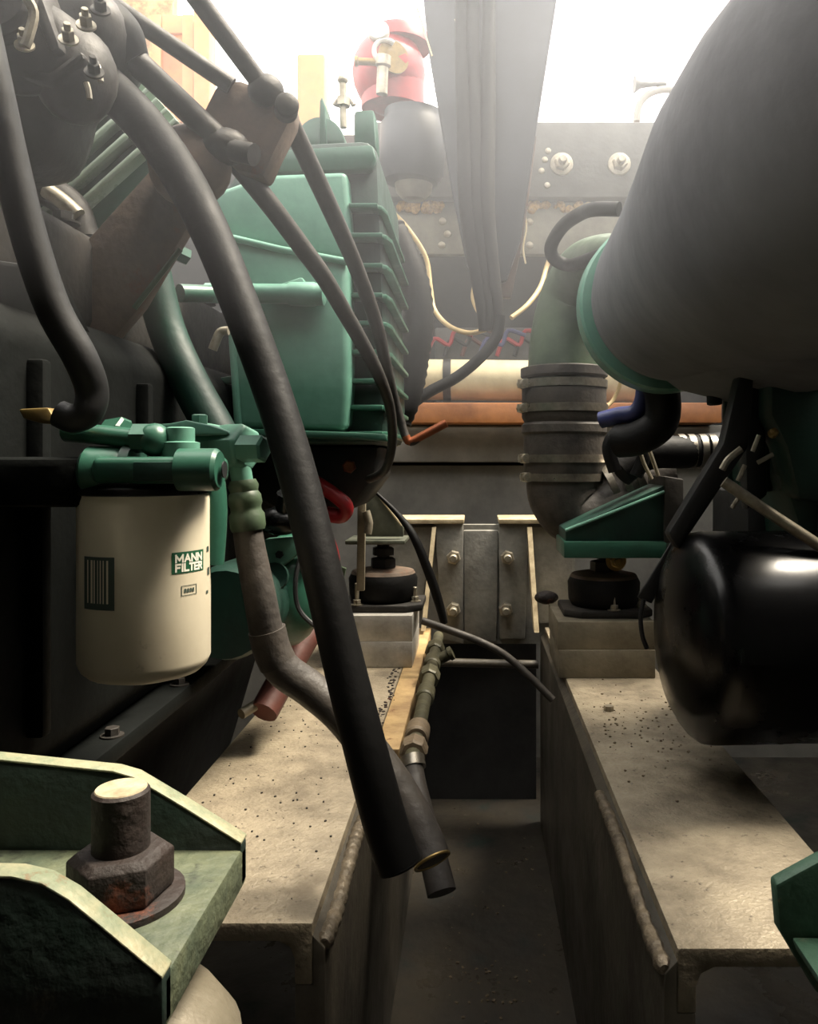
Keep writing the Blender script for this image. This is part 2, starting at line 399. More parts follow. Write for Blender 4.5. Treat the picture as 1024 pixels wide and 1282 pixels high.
obj('gusset', MB().plate([(666, 660), (716, 660), (716, 780), (675, 780)], 2.16, .015), 'bearer', t)
struct('shade_sheet', MB().span((-.146, 2.28, FL), (.174, 2.31, -.07)), 'recess', smooth=False, label='added dark sheet standing in for shade below the cross bearer')  # dark sheet added for the shade low in the channel
tag(obj('cross_pipe', MB().tube([P(548, 829, 2.08), P(674, 832, 2.08)], .011, 14, 1), 'web'), 'thin grey pipe spanning the channel below the cross bearer', 'pipe')

# bilge debris
g = MB()
for i in range(90):
    x = random.uniform(-.09, .15); y = random.uniform(1.35, 2.2) ; r = random.uniform(.0008, .0028)
    if random.random() < .6: x = random.gauss(.02, .035); y = random.uniform(1.3, 1.55)
    g.box((x, y, FL + r * .4), (r * 2.4, r * 1.6, r), Matrix.Rotation(random.random() * 6, 3, 'Z'))
tag(obj('debris', g, 'steel_dirty', smooth=False), 'small glinting debris on the wet bilge floor', 'debris', kind='stuff')

# ------------------------------------------------------------------ left engine
E = thing('marine_engine', 'green marine diesel engine with ribbed casing, beside the white filter', 'engine', (-.7, 1.2, .0))
bl = MB().prism([(-1.05, .52, .14), (-.43, .52, .14), (-.40, .52, .18), (-.40, .52, .56), (-.43, .52, .60), (-1.05, .52, .60)], (0, 1.5, 0))
bl = obj('block', bl, 'near_black', E, bevel=.012)
for y in (.72, .95, 1.18, 1.42, 1.66):
    obj('rib', MB().span((-.405, y - .008, .2), (-.385, y + .008, .54)), 'near_black', bl, bevel=.004)
for y in (.6, .83, 1.06):
    obj('core_plug', MB().lathe([(0, .03), (.006, .03), (.004, .022)], (-.4, y, .34), X1, 20), 'near_black', bl)
obj('sump', MB().prism([(-.95, .6, .14), (-.45, .6, .14), (-.55, .6, -.2), (-.9, .6, -.2)], (0, 1.2, 0)), 'black', E, bevel=.02)
rail = obj('sump_rail', MB().span((-.47, .6, .125), (-.385, 1.9, .145)), 'near_black', E, bevel=.003)
for i in range(6):
    bolt(rail, (-.4, .68 + i * .2, .145), Z1, .008, .01, 'dark_iron')
hd = obj('cylinder_head', MB().span((-1.05, .55, .6), (-.47, 1.9, .73)), 'dark_iron', E, bevel=.02)
for i in range(5):
    bolt(hd, (-.49, .7 + i * .25, .73), Z1, .012, .014, 'dark_iron')
obj('side_cover', MB().prism([P(0, 300, .62) + Vector((-.1, 0, 0)), P(40, 330, .72), P(95, 430, .86), P(60, 520, .86), P(0, 540, .66) + Vector((-.1, 0, 0))], (0, .06, 0)), 'black', E, bevel=.015)

# ribbed timing casing
cs = obj('ribbed_casing', MB().plate([(302, 205), (330, 180), (460, 174), (473, 188), (478, 300), (484, 500), (480, 556), (302, 556), (292, 420), (262, 262)], 1.36, .36), 'green_dark', E, bevel=.014)  # dark green takes in the side's shade as well as its dirt
obj('front_cover', MB().plate([(266, 292), (436, 324), (438, 480), (433, 540), (297, 536), (286, 420)], 1.30, .07), 'green_pale', cs, bevel=.012, seg=3)
obj('upper_cover', MB().plate([(268, 240), (330, 218), (434, 214), (440, 300), (436, 326), (266, 294)], 1.325, .05), 'green_pale', cs, bevel=.010, seg=3)
obj('cover_rim', MB().plate([(330, 188), (466, 180), (470, 196), (464, 212), (330, 216)], 1.34, .03), 'green', cs, bevel=.006)
obj('cover_seam', MB().tube([P(266, 292, 1.297), P(350, 312, 1.297), P(436, 328, 1.297)], .006, 10, 1), 'green_pale', cs)
obj('bottom_flange', MB().plate([(290, 536), (440, 541), (482, 543), (486, 553), (440, 549), (292, 546)], 1.285, .1), 'green', cs, bevel=.003)
obj('left_flange', MB().plate([(284, 400), (291, 400), (301, 540), (293, 540)], 1.29, .05), 'green_pale', cs, bevel=.003)
for yy in (258, 295, 333, 370, 405, 441, 477, 510, 543):
    z = P(0, yy, 1.33).z
    xr = -.142 if yy > 280 else -.15
    rb = MB().span((P(437, 0, 1.33).x, 1.325, z - .004), (xr - .012, 1.37, z + .004))
    rb.prism([(xr - .025, 1.325, z - .004), (xr - .006, 1.34, z - .004), (xr, 1.37, z - .004), (xr, 1.70, z - .004), (xr - .025, 1.70, z - .004)], (0, 0, .008))
    obj('rib', rb, 'green', cs, bevel=.0018)
obj('rib', MB().plate([(268, 474), (292, 470), (292, 481), (276, 480)], 1.31, .02), 'green', cs, bevel=.002)
tb = MB().lathe([(0, .016), (.13, .016), (.135, .019), (.172, .0195), (.175, .018), (.188, .018), (.19, .014)], P(258, 367, 1.275), (1, 0, -.01), 22)
obj('cross_tube', tb, 'green_pale', cs)
obj('tube_rib', MB().plate([(330, 362), (378, 346), (384, 358), (384, 366), (330, 368)], 1.27, .03), 'green_pale', cs, bevel=.004)
lug = MB().prism([P(400, 182, 1.5) + Vector((.048 * math.cos(a), 0, .055 * math.sin(a))) for a in [math.pi * i / 14 for i in range(15)]], (0, .05, 0))
obj('lifting_lug', lug, 'green', cs, bevel=.004)
obj('lug_fin', MB().prism([P(399, 182, 1.49), P(409, 182, 1.49), P(407, 135, 1.49), P(403, 120, 1.49), P(400, 126, 1.49)], (0, .07, 0)), 'green', cs, bevel=.003)
obj('corner_lug', MB().plate([(443, 138), (468, 136), (471, 186), (443, 184)], 1.45, .06), 'green', cs, bevel=.006)
wb = MB().tube([P(430, 160, 1.55), P(429, 100, 1.55)], .0065, 10, 1).ball(P(429, 100, 1.55), .010, n=10)
wb.tube([P(419, 132, 1.55), P(424, 125, 1.55), P(430, 128, 1.55), P(437, 124, 1.55), P(443, 132, 1.55)], .005, 8, 4)
wb.lathe([(0, .014), (.016, .014)], P(430, 133, 1.55), Z1, 6)
obj('wing_bolt', wb, 'zinc', cs)
# timing-cover lower dark part and pulleys
obj('lower_case', MB().plate([(310, 556), (478, 556), (470, 600), (440, 640), (360, 650), (312, 620)], 1.42, .25), 'black', E, bevel=.02)
obj('bolt', MB().lathe([(0, .012), (.014, .012), (.016, .009)], P(438, 584, 1.42), (0, -1, 0), 6), 'copper', E, ang=25)
obj('coolant_pipe', MB().tube([P(188, 330, 1.06), P(208, 410, 1.06), P(238, 480, 1.05), P(275, 550, 1.04), P(285, 590, 1.04)], [.024, .024, .025, .026, .026], 18, 6), 'green_dark', E)
# lower green casting
lc = obj('starter_housing', MB().ball(P(362, 738, 1.25), 1, (.055, .075, .088), 24), 'green', E)
obj('flange', MB().plate([(328, 676), (372, 672), (378, 690), (345, 716), (330, 708)], 1.17, .03), 'green_pale', lc, bevel=.004)
obj('flange', MB().plate([(375, 672), (398, 672), (402, 690), (385, 700)], 1.18, .03), 'green_pale', lc, bevel=.004)
obj('screw', MB().lathe([(0, .006), (.004, .006)], P(350, 694, 1.168), (0, -1, 0), 6), 'black', lc)
obj('bore', MB().lathe([(0, .02), (.012, .02), (.008, .014)], P(345, 722, 1.165), (0, -1, .2), 18), 'green_dark', lc)
obj('bracket_tab', MB().plate([(417, 706), (433, 712), (426, 740), (420, 742)], 1.5, .01), 'green_olive', E)
obj('solenoid', MB().ball(P(352, 652, 1.16), .03, (1.2, 1, .7)).lathe([(0, .013), (.03, .013)], P(356, 640, 1.15), (.2, -.5, 1), 12), 'black_gloss', E)
obj('pump_drum', MB().lathe([(0, .0), (0, .06), (.02, .066), (.1, .066), (.11, .05)], P(280, 770, 1.08), (0, 1, 0), 26), 'green_dark', E)
for q in ((268, 425), (276, 418)):
    pass
obj('bleed_elbow', MB().tube([P(286, 414, 1.22), P(276, 416, 1.22), P(270, 428, 1.22), P(266, 438, 1.22)], .007, 10, 4), 'zinc', E)
obj('stud', MB().lathe([(0, .012), (.03, .012), (.032, .008)], P(234, 322, 1.1), (-.5, -.6, .2), 6), 'green', E, ang=25)
obj('fuel_rail', MB().tube([P(225, 367, 1.22), P(262, 368, 1.26)], .014, 14, 1), 'green', E)

# finned manifold, upper left
ang = math.radians(42)
e1 = Vector((math.cos(ang), 0, math.sin(ang))); e2 = Vector((math.sin(ang), 0, -math.cos(ang)))
R = Matrix((e1, Y1, e2)).transposed()
o0 = P(124, 236, 1.12)
mf = obj('finned_manifold', MB().box(o0, (.17, .16, .115), R), 'green', E, bevel=.006)
for i in range(5):
    obj('fin', MB().box(o0 + e2 * (-.048 + i * .025) - Y1 * .085, (.17, .024, .010), R), 'fin_green_lit', mf, bevel=.0035)
obj('end_flange', MB().box(o0 + e1 * .09, (.014, .19, .13), R), 'fin_green_lit', mf, bevel=.003)
for i in range(6):
    obj('end_fin', MB().box(o0 + e1 * .12 + e2 * (-.048 + i * .018), (.05, .15, .007), R), 'fin_green_lit', mf, bevel=.002)
for i in range(3):
    obj('top_plate', MB().box(o0 - e2 * .07 + e1 * (-.055 + .055 * i), (.03, .16, .024), R), 'alu', mf, bevel=.003)
obj('inlet_pipe', MB().lathe([(0, .036), (.05, .036), (.055, .042), (.075, .042), (.08, .03)], o0 - e1 * .155 + Y1 * -.02, e1, 24), 'green_dark', mf)
obj('drain_pipe', MB().tube([P(30, 232, 1.02), P(62, 240, 1.02), P(92, 262, 1.02), P(104, 300, 1.02)], .02, 14, 5), 'dark_iron', E)
obj('drain_collar', MB().tube([P(58, 238, 1.0), P(78, 252, 1.0), P(98, 270, 1.0)], .010, 10, 4), 'zinc', E)

# filter head
fh = obj('filter_head', MB().span(P(150, 572, .70), P(262, 606, .645) ), 'green', E, bevel=.006, seg=3)
obj('end_boss', MB().lathe([(-.03, .017), (-.026, .021), (0, .021), (.004, .019)], P(152, 590, .67) , X1, 24), 'green', fh)
obj('boss_collar', MB().lathe([(0, .0235), (.008, .0235)], P(160, 590, .67), X1, 24), 'green_dark', fh)
obj('recess_panel', MB().span(P(168, 578, .645), P(232, 602, .642)), 'green_dark', fh, bevel=.0012)
obj('lug', MB().lathe([(-.03, .0175), (0, .0175), (.003, .015)], P(271, 588, .655), X1, 22), 'green', fh)
obj('lug_hole', MB().lathe([(0, .007), (.001, .007)], P(274, 588, .655) + Vector((.004, 0, 0)), X1, 16), 'black', fh)
obj('neck', MB().lathe([(0, .05), (.008, .05), (.012, .044)], P(182, 614, .70), Z1, 36), 'green_dark', fh)
obj('column', MB().tube([P(262, 592, .72), P(266, 640, .72), P(262, 705, .72)], .013, 14, 3), 'green', fh)
cap = MB().lathe([(0, .0155), (.012, .0155), (.013, .0115), (.024, .0115), (.025, .009)], P(226, 572, .67), Z1, 24)
obj('cap', cap, 'green_pale', fh)
obj('supply_pipe', MB().tube([P(84, 541, .68), P(130, 545, .67), P(172, 550, .665), P(190, 552, .665)], [.0085, .0085, .009, .010], 14, 4).ball(P(194, 551, .665), .0135, (1, 1, 1.05)), 'green', fh)
obj('pipe_nut', MB().lathe([(0, .0125), (.016, .0125)], P(168, 549, .665), X1, 6), 'green', fh, ang=25)
obj('hex_plug', MB().lathe([(0, .012), (.02, .012), (.022, .009)], P(136, 541, .75), (.8, -.3, .1), 6), 'green', fh, ang=25)
obj('arm', MB().span((-.42, .66, .41), (-.30, .74, .452)), 'near_black', fh, bevel=.008)
up = obj('cover_plate', MB().plate([(180, 532), (212, 530), (232, 526), (262, 532), (286, 540), (286, 545), (180, 545)], .80, .08), 'green_pale', fh, bevel=.004)
obj('bolt', MB().lathe([(0, .0085), (.009, .0085), (.01, .006)], P(250, 531, .82), Z1, 6), 'green_pale', up, ang=25)
obj('outlet', MB().lathe([(0, .0165), (.062, .0165), (.066, .019), (.08, .019)], P(206, 559, .83), X1, 22), 'green_pale', fh)
bj = obj('banjo_union', MB().lathe([(0, .0245), (.012, .0255), (.03, .0255), (.034, .022)], P(279, 561, .83), (1, -.45, 0), 6), 'green_pale', fh, ang=25, bevel=.002)
obj('banjo_nut', MB().lathe([(0, .014), (.024, .014), (.026, .011)], P(303, 562, .80), (1, -.3, 0), 6), 'green_pale', fh, ang=25)
obj('drop_pipe', MB().tube([P(298, 570, .82), P(302, 595, .82), P(306, 618, .82)], [.011, .011, .0105], 14, 3), 'green_pale', fh)

# hose with swaged end that leaves the banjo
gp = [(308, 650, .82), (314, 690, .82), (325, 745, .82), (335, 795, .825), (352, 835, .83), (388, 862, .835), (425, 893, .83), (462, 938, .815), (500, 992, .80), (528, 1045, .78), (541, 1078, .765)]
gh = thing('grey_hose', 'worn grey rubber hose curving from the green banjo union to the channel', 'hose', P(*gp[-1]))
obj('hose_body', MB().tube([P(*q) for q in gp], [.0145, .0155, .0165, .0172] + [.0185] * 7, 18, 6), 'rubber_grey', gh)
fe = MB().lathe([(0, .0165), (.004, .018), (.016, .018), (.02, .0155), (.024, .0155), (.028, .0172), (.036, .0165), (.04, .014), (.046, .0155), (.052, .013)], P(311, 664, .82), P(305, 612, .82) - P(311, 664, .82), 22)
obj('swaged_ferrule', fe, 'green_olive', gh)
obj('cut_end', MB().ring(P(541, 1078, .765), P(541, 1078, .765) - P(528, 1045, .78), .0175, .0016, 26, 8), 'brass', gh)  # brass-coloured ring stands in for the highlight on the cut rim
obj('tape_wrap', MB().tube([P(334, 788, .825), P(340, 812, .8275), P(348, 830, .83)], .0192, 18, 3), 'rubber_grey', gh)

# white spin-on filter
fx, fy, fr = (182 - VX) / F * .70, .70, .0545
zt, zb = .4205, .262
OF = thing('oil_filter', 'cream white spin-on filter with green printed logo and barcode', 'filter', (fx, fy, zb))
can = [(zb, .0), (zb, .036), (zb + .003, .046), (zb + .008, .0515), (zb + .015, fr), (zt - .006, fr), (zt, fr * .99)]
obj('canister', MB().lathe([(z - zb, r) for z, r in can], (fx, fy, zb), Z1, 64), 'filter_white', OF)
obj('seal_rim', MB().lathe([(0, fr * .99), (.001, fr * 1.025), (.006, fr * 1.025), (.009, fr * .95), (.016, fr * .93)], (fx, fy, zt - .001), Z1, 64), 'black_gloss', OF)
def wrap(a, z, r):   # angle from the camera-facing direction, positive to the right
    return Vector((fx + r * math.sin(a), fy - r * math.cos(a), z))
def wrapped_rect(a0, a1, z0, z1, r, n=10):
    b = MB(); vs = []; fs = []
    for i in range(n + 1):
        a = a0 + (a1 - a0) * i / n; vs += [wrap(a, z0, r), wrap(a, z1, r)]
    for i in range(n): fs.append((2 * i, 2 * i + 2, 2 * i + 3, 2 * i + 1))
    return b.add(vs, fs)
def za(py): return ZC - (py - VY) / F * .662
TV = math.atan2(-fx, fy)     # the side of the can turned to the lens
def an(px): return math.asin(max(-.99, min(.99, (px - 179) / 84))) + TV
def strips(rects, r=fr + .0003, n=4):
    b = MB()
    for x0, x1, y0, y1 in rects:
        t_ = wrapped_rect(x0, x1, za(y1), za(y0), r, n); b.add(t_.v, t_.f)
    return b
GLYPH = {'M': [[(0, 0), (0, 1)], [(0, 1), (.5, .25)], [(.5, .25), (1, 1)], [(1, 1), (1, 0)]], 'A': [[(0, 0), (.5, 1)], [(.5, 1), (1, 0)], [(.2, .32), (.8, .32)]],
         'N': [[(0, 0), (0, 1)], [(0, 1), (1, 0)], [(1, 0), (1, 1)]], 'F': [[(0, 0), (0, 1)], [(0, 1), (1, 1)], [(0, .52), (.85, .52)]], 'I': [[(.5, 0), (.5, 1)]],
         'L': [[(0, 1), (0, 0)], [(0, 0), (1, 0)]], 'T': [[(0, 1), (1, 1)], [(.5, 1), (.5, 0)]], 'E': [[(0, 0), (0, 1)], [(0, 1), (1, 1)], [(0, .5), (.9, .5)], [(0, 0), (1, 0)]],
         'R': [[(0, 0), (0, 1)], [(0, 1), (.95, .95)], [(.95, .95), (.95, .55)], [(.95, .55), (0, .5)], [(.45, .5), (1, 0)]]}
def lettering(word, a0, a1, z0, z1, r, th):
    b = MB(); wid = [.35 if c == 'I' else (1.25 if c == 'M' else 1) for c in word]; gap = .42
    tot = sum(wid) + gap * (len(word) - 1); x = 0.0; H = z1 - z0; W = (a1 - a0) * fr
    for c, wd in zip(word, wid):
        for (xa, ya), (xb, yb) in GLYPH[c]:
            pa = Vector(((x + xa * wd) / tot * W, ya * H)); pb = Vector(((x + xb * wd) / tot * W, yb * H))
            d = (pb - pa).normalized(); nn = Vector((-d.y, d.x)) * th / 2; e = d * th / 2
            q = [pa - e + nn, pa - e - nn, pb + e - nn, pb + e + nn]
            b.add([wrap(a0 + v.x / fr, z0 + v.y, r) for v in q], [(0, 1, 2, 3)])
        x += wd + gap
    return b
a0, a1 = an(210), an(250); da_ = (a1 - a0) * .1
lg = obj('logo_panel', wrapped_rect(a0, a1, za(719), za(692), fr + .0003), 'print_green', OF, smooth=False)
obj('lettering', lettering('MANN', a0 + da_, a1 - da_, za(704.3), za(696), fr + .0006, .0016), 'print_white', lg, smooth=False)
obj('lettering', lettering('FILTER', a0 + da_, a1 - da_, za(716), za(707.7), fr + .0006, .0016), 'print_white', lg, smooth=False)
b0, b1 = an(221.5), an(241)
obj('number_frame', strips([(b0, b1, 735, 735.8), (b0, b1, 747.2, 748), (b0, b0 + .014, 735, 748), (b1 - .014, b1, 735, 748)]), 'print_dark', OF, smooth=False)
st_ = (b1 - b0) / 7
obj('number_print', strips([(b0 + st_ * (1.2 + i * 1.2), b0 + st_ * (2.1 + i * 1.2), 739, 744) for i in range(4)]), 'print_dark', OF, smooth=False)
bc = obj('barcode_panel', wrapped_rect(an(108), an(143.5), za(760), za(695), fr + .0003), 'print_dark', OF, smooth=False)
rs = []; x = 112.0
while x < 139:
    wd = random.choice((.9, 1.4, 2.2)); rs.append((an(x), an(x + wd), 699, 752)); x += wd + random.choice((1.3, 2.0, 2.8))
obj('barcode_bars', strips(rs, fr + .0006, 1), 'filter_white', bc, smooth=False)
obj('side_print', strips([(an(255), an(258), 690, 697), (an(256), an(259), 718, 728), (an(254), an(257), 748, 752)]), 'print_dark', OF, smooth=False)

# ------------------------------------------------------------------ hoses, rods and linkage in front of the left engine
fp = [(60, 40, .92), (112, 88, .90), (174, 148, .88), (222, 212, .86), (262, 288, .84), (300, 380, .82), (340, 488, .80), (374, 600, .78), (404, 720, .76), (432, 838, .75), (458, 940, .74), (482, 1030, .735), (500, 1082, .73)]
t = thing('black_hose', 'long thick black hose running diagonally past the green casing into the channel', 'hose', P(*fp[-1]))
obj('hose_body', MB().tube([P(*q) for q in fp], [.024, .023, .0225, .0215, .0205, .0195, .019, .019, .019, .0195, .020, .0205, .0205], 20, 6), 'rubber', t)
obj('cut_end', MB().ring(P(500, 1083, .73), P(500, 1083, .73) - P(482, 1030, .735), .018, .0026, 26, 8), 'rubber', t)

L = thing('control_linkage', 'rusty control linkage with plate and rods in front of the green casing', 'linkage', P(310, 220, .98))
pl_ = obj('pivot_plate', MB().plate([(270, 103), (300, 98), (330, 112), (356, 118), (368, 128), (364, 150), (344, 190), (330, 222), (296, 214), (262, 176), (252, 140)], .97, .045), 'rust_bar', L, bevel=.008)
obj('pivot_pin', MB().lathe([(0, .014), (.022, .014), (.025, .010)], P(358, 140, .965), (.3, -1, 0), 20), 'dark_iron', pl_)
obj('pivot_boss', MB().ball(P(333, 114, .97), .022, (1, 1, .9)), 'dark_iron', pl_)
obj('pivot_boss', MB().ball(P(282, 184, .95), .024, (1.2, 1, .9)).lathe([(0, .013), (.03, .013)], P(292, 188, .94), (.9, -.3, -.3), 14), 'dark_iron', pl_)
for q0, q1, r in (((132, 0, .93), (290, 108, .97), .0105), ((238, -14, .9), (334, 116, .97), .0115), ((140, 48, .9), (288, 188, .95), .0145)):
    obj('rod', MB().tube([P(*q0), (P(*q0) + P(*q1)) / 2, P(*q1)], r, 14, 2), 'dark_iron', L)
obj('rubber_boot', MB().tube([P(96, 8, .87), P(125, 30, .885), P(150, 52, .9), P(168, 76, .91)], [.026, .032, .03, .018], 18, 5), 'rubber', L)
obj('flat_bar', MB().prism([P(188, 212, .98), P(264, 236, .98), P(176, 384, .98), P(100, 474, .98), P(20, 570, .98), P(-30, 520, .98), P(62, 352, .98)], (0, .022, 0)), 'rust_bar', L, bevel=.003)
obj('bar_highlight', MB().tube([P(168, 386, .975), P(200, 345, .975), P(226, 312, .975)], .0035, 8, 2), 'green_olive', L)  # olive strip standing in for the highlight along the bar's lower edge
obj('bar_pivot', MB().ball(P(238, 208, .96), .05, (1, .7, 1)), 'rust_bar', L)

hose_thing('fuel_line', 'dark fuel line from the linkage past the casing, with a bent-up copper tip', 'pipe',
           [(352, 130, 1.0), (378, 185, 1.04), (413, 260, 1.1), (445, 333, 1.16), (471, 406, 1.22), (489, 483, 1.28), (501, 526, 1.30), (512, 553, 1.30), (530, 545, 1.30), (558, 530, 1.30)],
           [.0125, .0125, .0125, .0115, .0105, .0085, .0075, .0065, .0062, .006], 'dark_iron', n=12)
obj('copper_tip', MB().tube([P(508, 546, 1.30), P(513, 553, 1.30), P(530, 545, 1.30), P(559, 529.5, 1.30)], .0069, 12, 4), 'copper', bpy.data.objects['fuel_line'])
hose_thing('fuel_line', 'dark fuel line crossing the casing and curling under it', 'pipe',
           [(285, 188, .98), (316, 228, 1.0), (345, 265, 1.02), (374, 304, 1.05), (404, 345, 1.08), (430, 389, 1.12), (457, 436, 1.16), (475, 472, 1.19), (488, 510, 1.22), (491, 553, 1.25), (482, 588, 1.28), (462, 600, 1.34)],
           [.014, .013, .0125, .0125, .012, .0115, .0105, .0095, .008, .0075, .007, .007], 'dark_iron', n=12)

# dark pump body, upper left corner
D = thing('injection_pump', 'dark cast pump body at the head of the linkage rods', 'pump', P(60, 130, .82))
obj('body', MB().plate([(-60, -40), (110, -40), (150, 10), (120, 60), (70, 90), (60, 130), (40, 190), (-60, 200)], .84, .12), 'dark_iron', D, bevel=.03, seg=3)
obj('dome', MB().ball(P(30, 60, .82), .06, (1.1, .5, .8)), 'dark_iron', D)
obj('dome', MB().ball(P(95, 95, .84), .042, (1, .9, 1.2)), 'dark_iron', D)
obj('casting_rib', MB().plate([(-40, 60), (60, 90), (100, 60), (106, 72), (64, 106), (-40, 80)], .80, .05), 'dark_iron', D, bevel=.006)
obj('casting_rib', MB().plate([(20, -40), (40, -40), (76, 60), (60, 66)], .79, .05), 'dark_iron', D, bevel=.006)
obj('cover', MB().lathe([(0, .045), (.03, .045), (.036, .038)], P(-5, 10, .8), (0.2, -1, 0), 26), 'dark_iron', D)
obj('delivery_pipe', MB().tube([P(28, -10, .76), P(42, 15, .77), P(36, 45, .77), P(31, 58, .77)], .005, 8, 4), 'zinc', D)
for px, py in ((108, 33), (86, 51), (31, 58), (126, 14), (118, 92)):
    bolt(D, P(px, py, .785), (.3, -.8, .5), .006, .012, 'dark_iron' if px > 115 else 'zinc', stud=.006)
for px, py in ((108, 104), (122, 82)):
    obj('nipple', MB().tube([P(px, py, .8), P(px + 3, py + 10, .8), P(px + 4, py + 20, .8)], .003, 8, 3), 'zinc', D)

hose_thing('bent_pipe', 'dark pipe with pale highlight running down beside the engine to a hooked end', 'pipe',
           [(-40, -40, .56), (-14, 80, .56), (10, 190, .57), (36, 295, .58), (66, 385, .59), (100, 447, .60), (115, 488, .61), (110, 515, .61), (92, 524, .61), (74, 518, .61)],
           [.0125] * 6 + [.012, .0115, .011, .0105], 'black')
b = MB().plate([(22, 512), (60, 510), (68, 524), (76, 532), (50, 530), (28, 524)], .63, .03)
tag(obj('brass_clip', b, 'brass', bevel=.002), 'worn brass clip plate beside the hooked pipe end', 'clip')

# red hose, stick, thin loop
hose_thing('red_hose', 'bright red rubber hose loop behind the thick black hose', 'hose',
           [(372, 588, 1.36), (392, 602, 1.36), (415, 617, 1.36), (433, 633, 1.36), (428, 646, 1.37), (408, 645, 1.38), (404, 660, 1.39), (414, 690, 1.40), (417, 712, 1.41)], [.0125] * 5 + [.0135] * 4, 'red')
b = MB().tube([P(404, 772, 1.36), P(368, 824, 1.30), P(330, 892, 1.22)], [.016, .022, .022], 14, 3)
tag(obj('reddish_lever', b, 'red_dull'), 'reddish brown lever leaning behind the grey hose onto the girder', 'lever')
tag(obj('pale_peg', MB().tube([P(302, 894, 1.2), P(318, 884, 1.22), P(345, 866, 1.25)], .008, 10, 2), 'alu_dull'), 'pale metal peg beside the reddish lever', 'peg')
hose_thing('thin_wire', 'thin black wire looping beside the green starter housing', 'wire',
           [(378, 690, 1.15), (370, 725, 1.14), (373, 760, 1.14), (392, 782, 1.14), (408, 786, 1.15)], .0035, 'black', n=8)

# ------------------------------------------------------------------ near mount, lower left
B = thing('mount_bracket', 'worn green channel bracket holding a large rusty stud and nut', 'bracket', (-.22, .41, .2))
zbp = .221; xe = -.137
obj('base_plate', MB().prism([(xe, .352, zbp), (xe, .478, zbp), (-.40, .478, zbp), (-.40, .352, zbp)], (0, 0, -.024)), 'green_grit', B, bevel=.0025)
def wall(y, top, th):
    prof = [(xe, y, zbp - .022)] + [(x, y, z) for x, z in top] + [(-.40, y, zbp - .022)]
    wl = obj('side_wall', MB().prism(prof, (0, th, 0)), 'green_black', B, bevel=.0015)
    b = MB(); n = len(top)
    vs = []
    for x, z in top: vs += [(x, y - .0004, z + .0001), (x, y + th + .0004, z + .0001), (x, y + th + .0004, z + .0016), (x, y - .0004, z + .0016)]
    fs = [[0, 1, 2, 3], [4 * n - 1, 4 * n - 2, 4 * n - 3, 4 * n - 4]]
    for i in range(n - 1):
        for k in range(4): fs.append([4 * i + k, 4 * i + (k + 1) % 4, 4 * i + 4 + (k + 1) % 4, 4 * i + 4 + k])
    obj('worn_edge', b.add(vs, fs), 'worn_edge', wl, bevel=.0006)
wall(.468, [(xe, zbp + .003), (-.168, .2435), (-.200, .2625), (-.212, .2660), (-.29, .274), (-.40, .276)], .0105)
wall(.350, [(xe, zbp + .001), (-.158, .2395), (-.178, .2560), (-.190, .2630), (-.203, .2660), (-.24, .267), (-.40, .27)], .0105)
sx, sy = -.184, .415
NT = thing('stud_and_nut', 'rusty hex nut on a thick stud standing in the green bracket', 'stud', (sx, sy, zbp))
st = MB().lathe([(0, .0142), (.0565, .0142), (.058, .0128)], (sx, sy, zbp), Z1, 30)
obj('stud', st, 'rust', NT)
obj('stud_end', MB().lathe([(0, .0128), (.0006, .0124)], (sx, sy, zbp + .058), Z1, 30), 'stud_top_lit', NT)
obj('nut', MB().lathe([(.004, .0245), (.006, .026), (.024, .026), (.0275, .0215)], (sx, sy, zbp), Z1, 6, up=(1, .35, 0)), 'rust', NT, ang=25, bevel=.0008)
obj('washer', MB().lathe([(0, .0315), (.0035, .0315), (.0042, .030)], (sx, sy, zbp), Z1, 32), 'rust', NT)
MU = thing('engine_mount', 'grey domed engine mount under the green stud bracket', 'mount', (sx, sy, FL))
obj('dome', MB().lathe([(0, .064), (.02, .064), (.05, .060), (.068, .048), (.076, .03), (.08, .018), (.105, .018)], (sx, sy, .095), Z1, 36), 'alu_dull', MU)
obj('pedestal', MB().span((sx - .09, sy - .08, FL), (sx + .06, sy + .08, .095)), 'black', MU, bevel=.006)

# near bracket, lower right
RB = thing('mount_bracket', 'green bracket corner over the near end of the right girder', 'bracket', P(1010, 1200, .52))
obj('side_wall', MB().plate([(971, 1108), (1030, 1076), (1130, 1056), (1500, 1050), (1500, 1230), (1130, 1262), (1024, 1246), (976, 1166)], .515, .012), 'green_worn', RB, bevel=.0025)
obj('base_plate', MB().prism([P(990, 1172, .515), P(1500, 1182, .515), P(1500, 1205, .515), P(996, 1190, .515)], (0, -.09, 0)), 'green_worn', RB, bevel=.002)

zr = P(0, 1200, .515).z
RM = thing('engine_mount', 'rubber engine mount under the green bracket corner of the right engine', 'mount', (.33, .47, FL))
obj('dome', MB().lathe([(0, .055), (.03, .055), (.05, .045), (.06, .02), (.075, .018), (zr - .03, .018)], (.33, .47, .04), Z1, 32), 'alu_dull', RM)
obj('pedestal', MB().span((.27, .40, FL), (.40, .54, .04)), 'black', RM, bevel=.006)

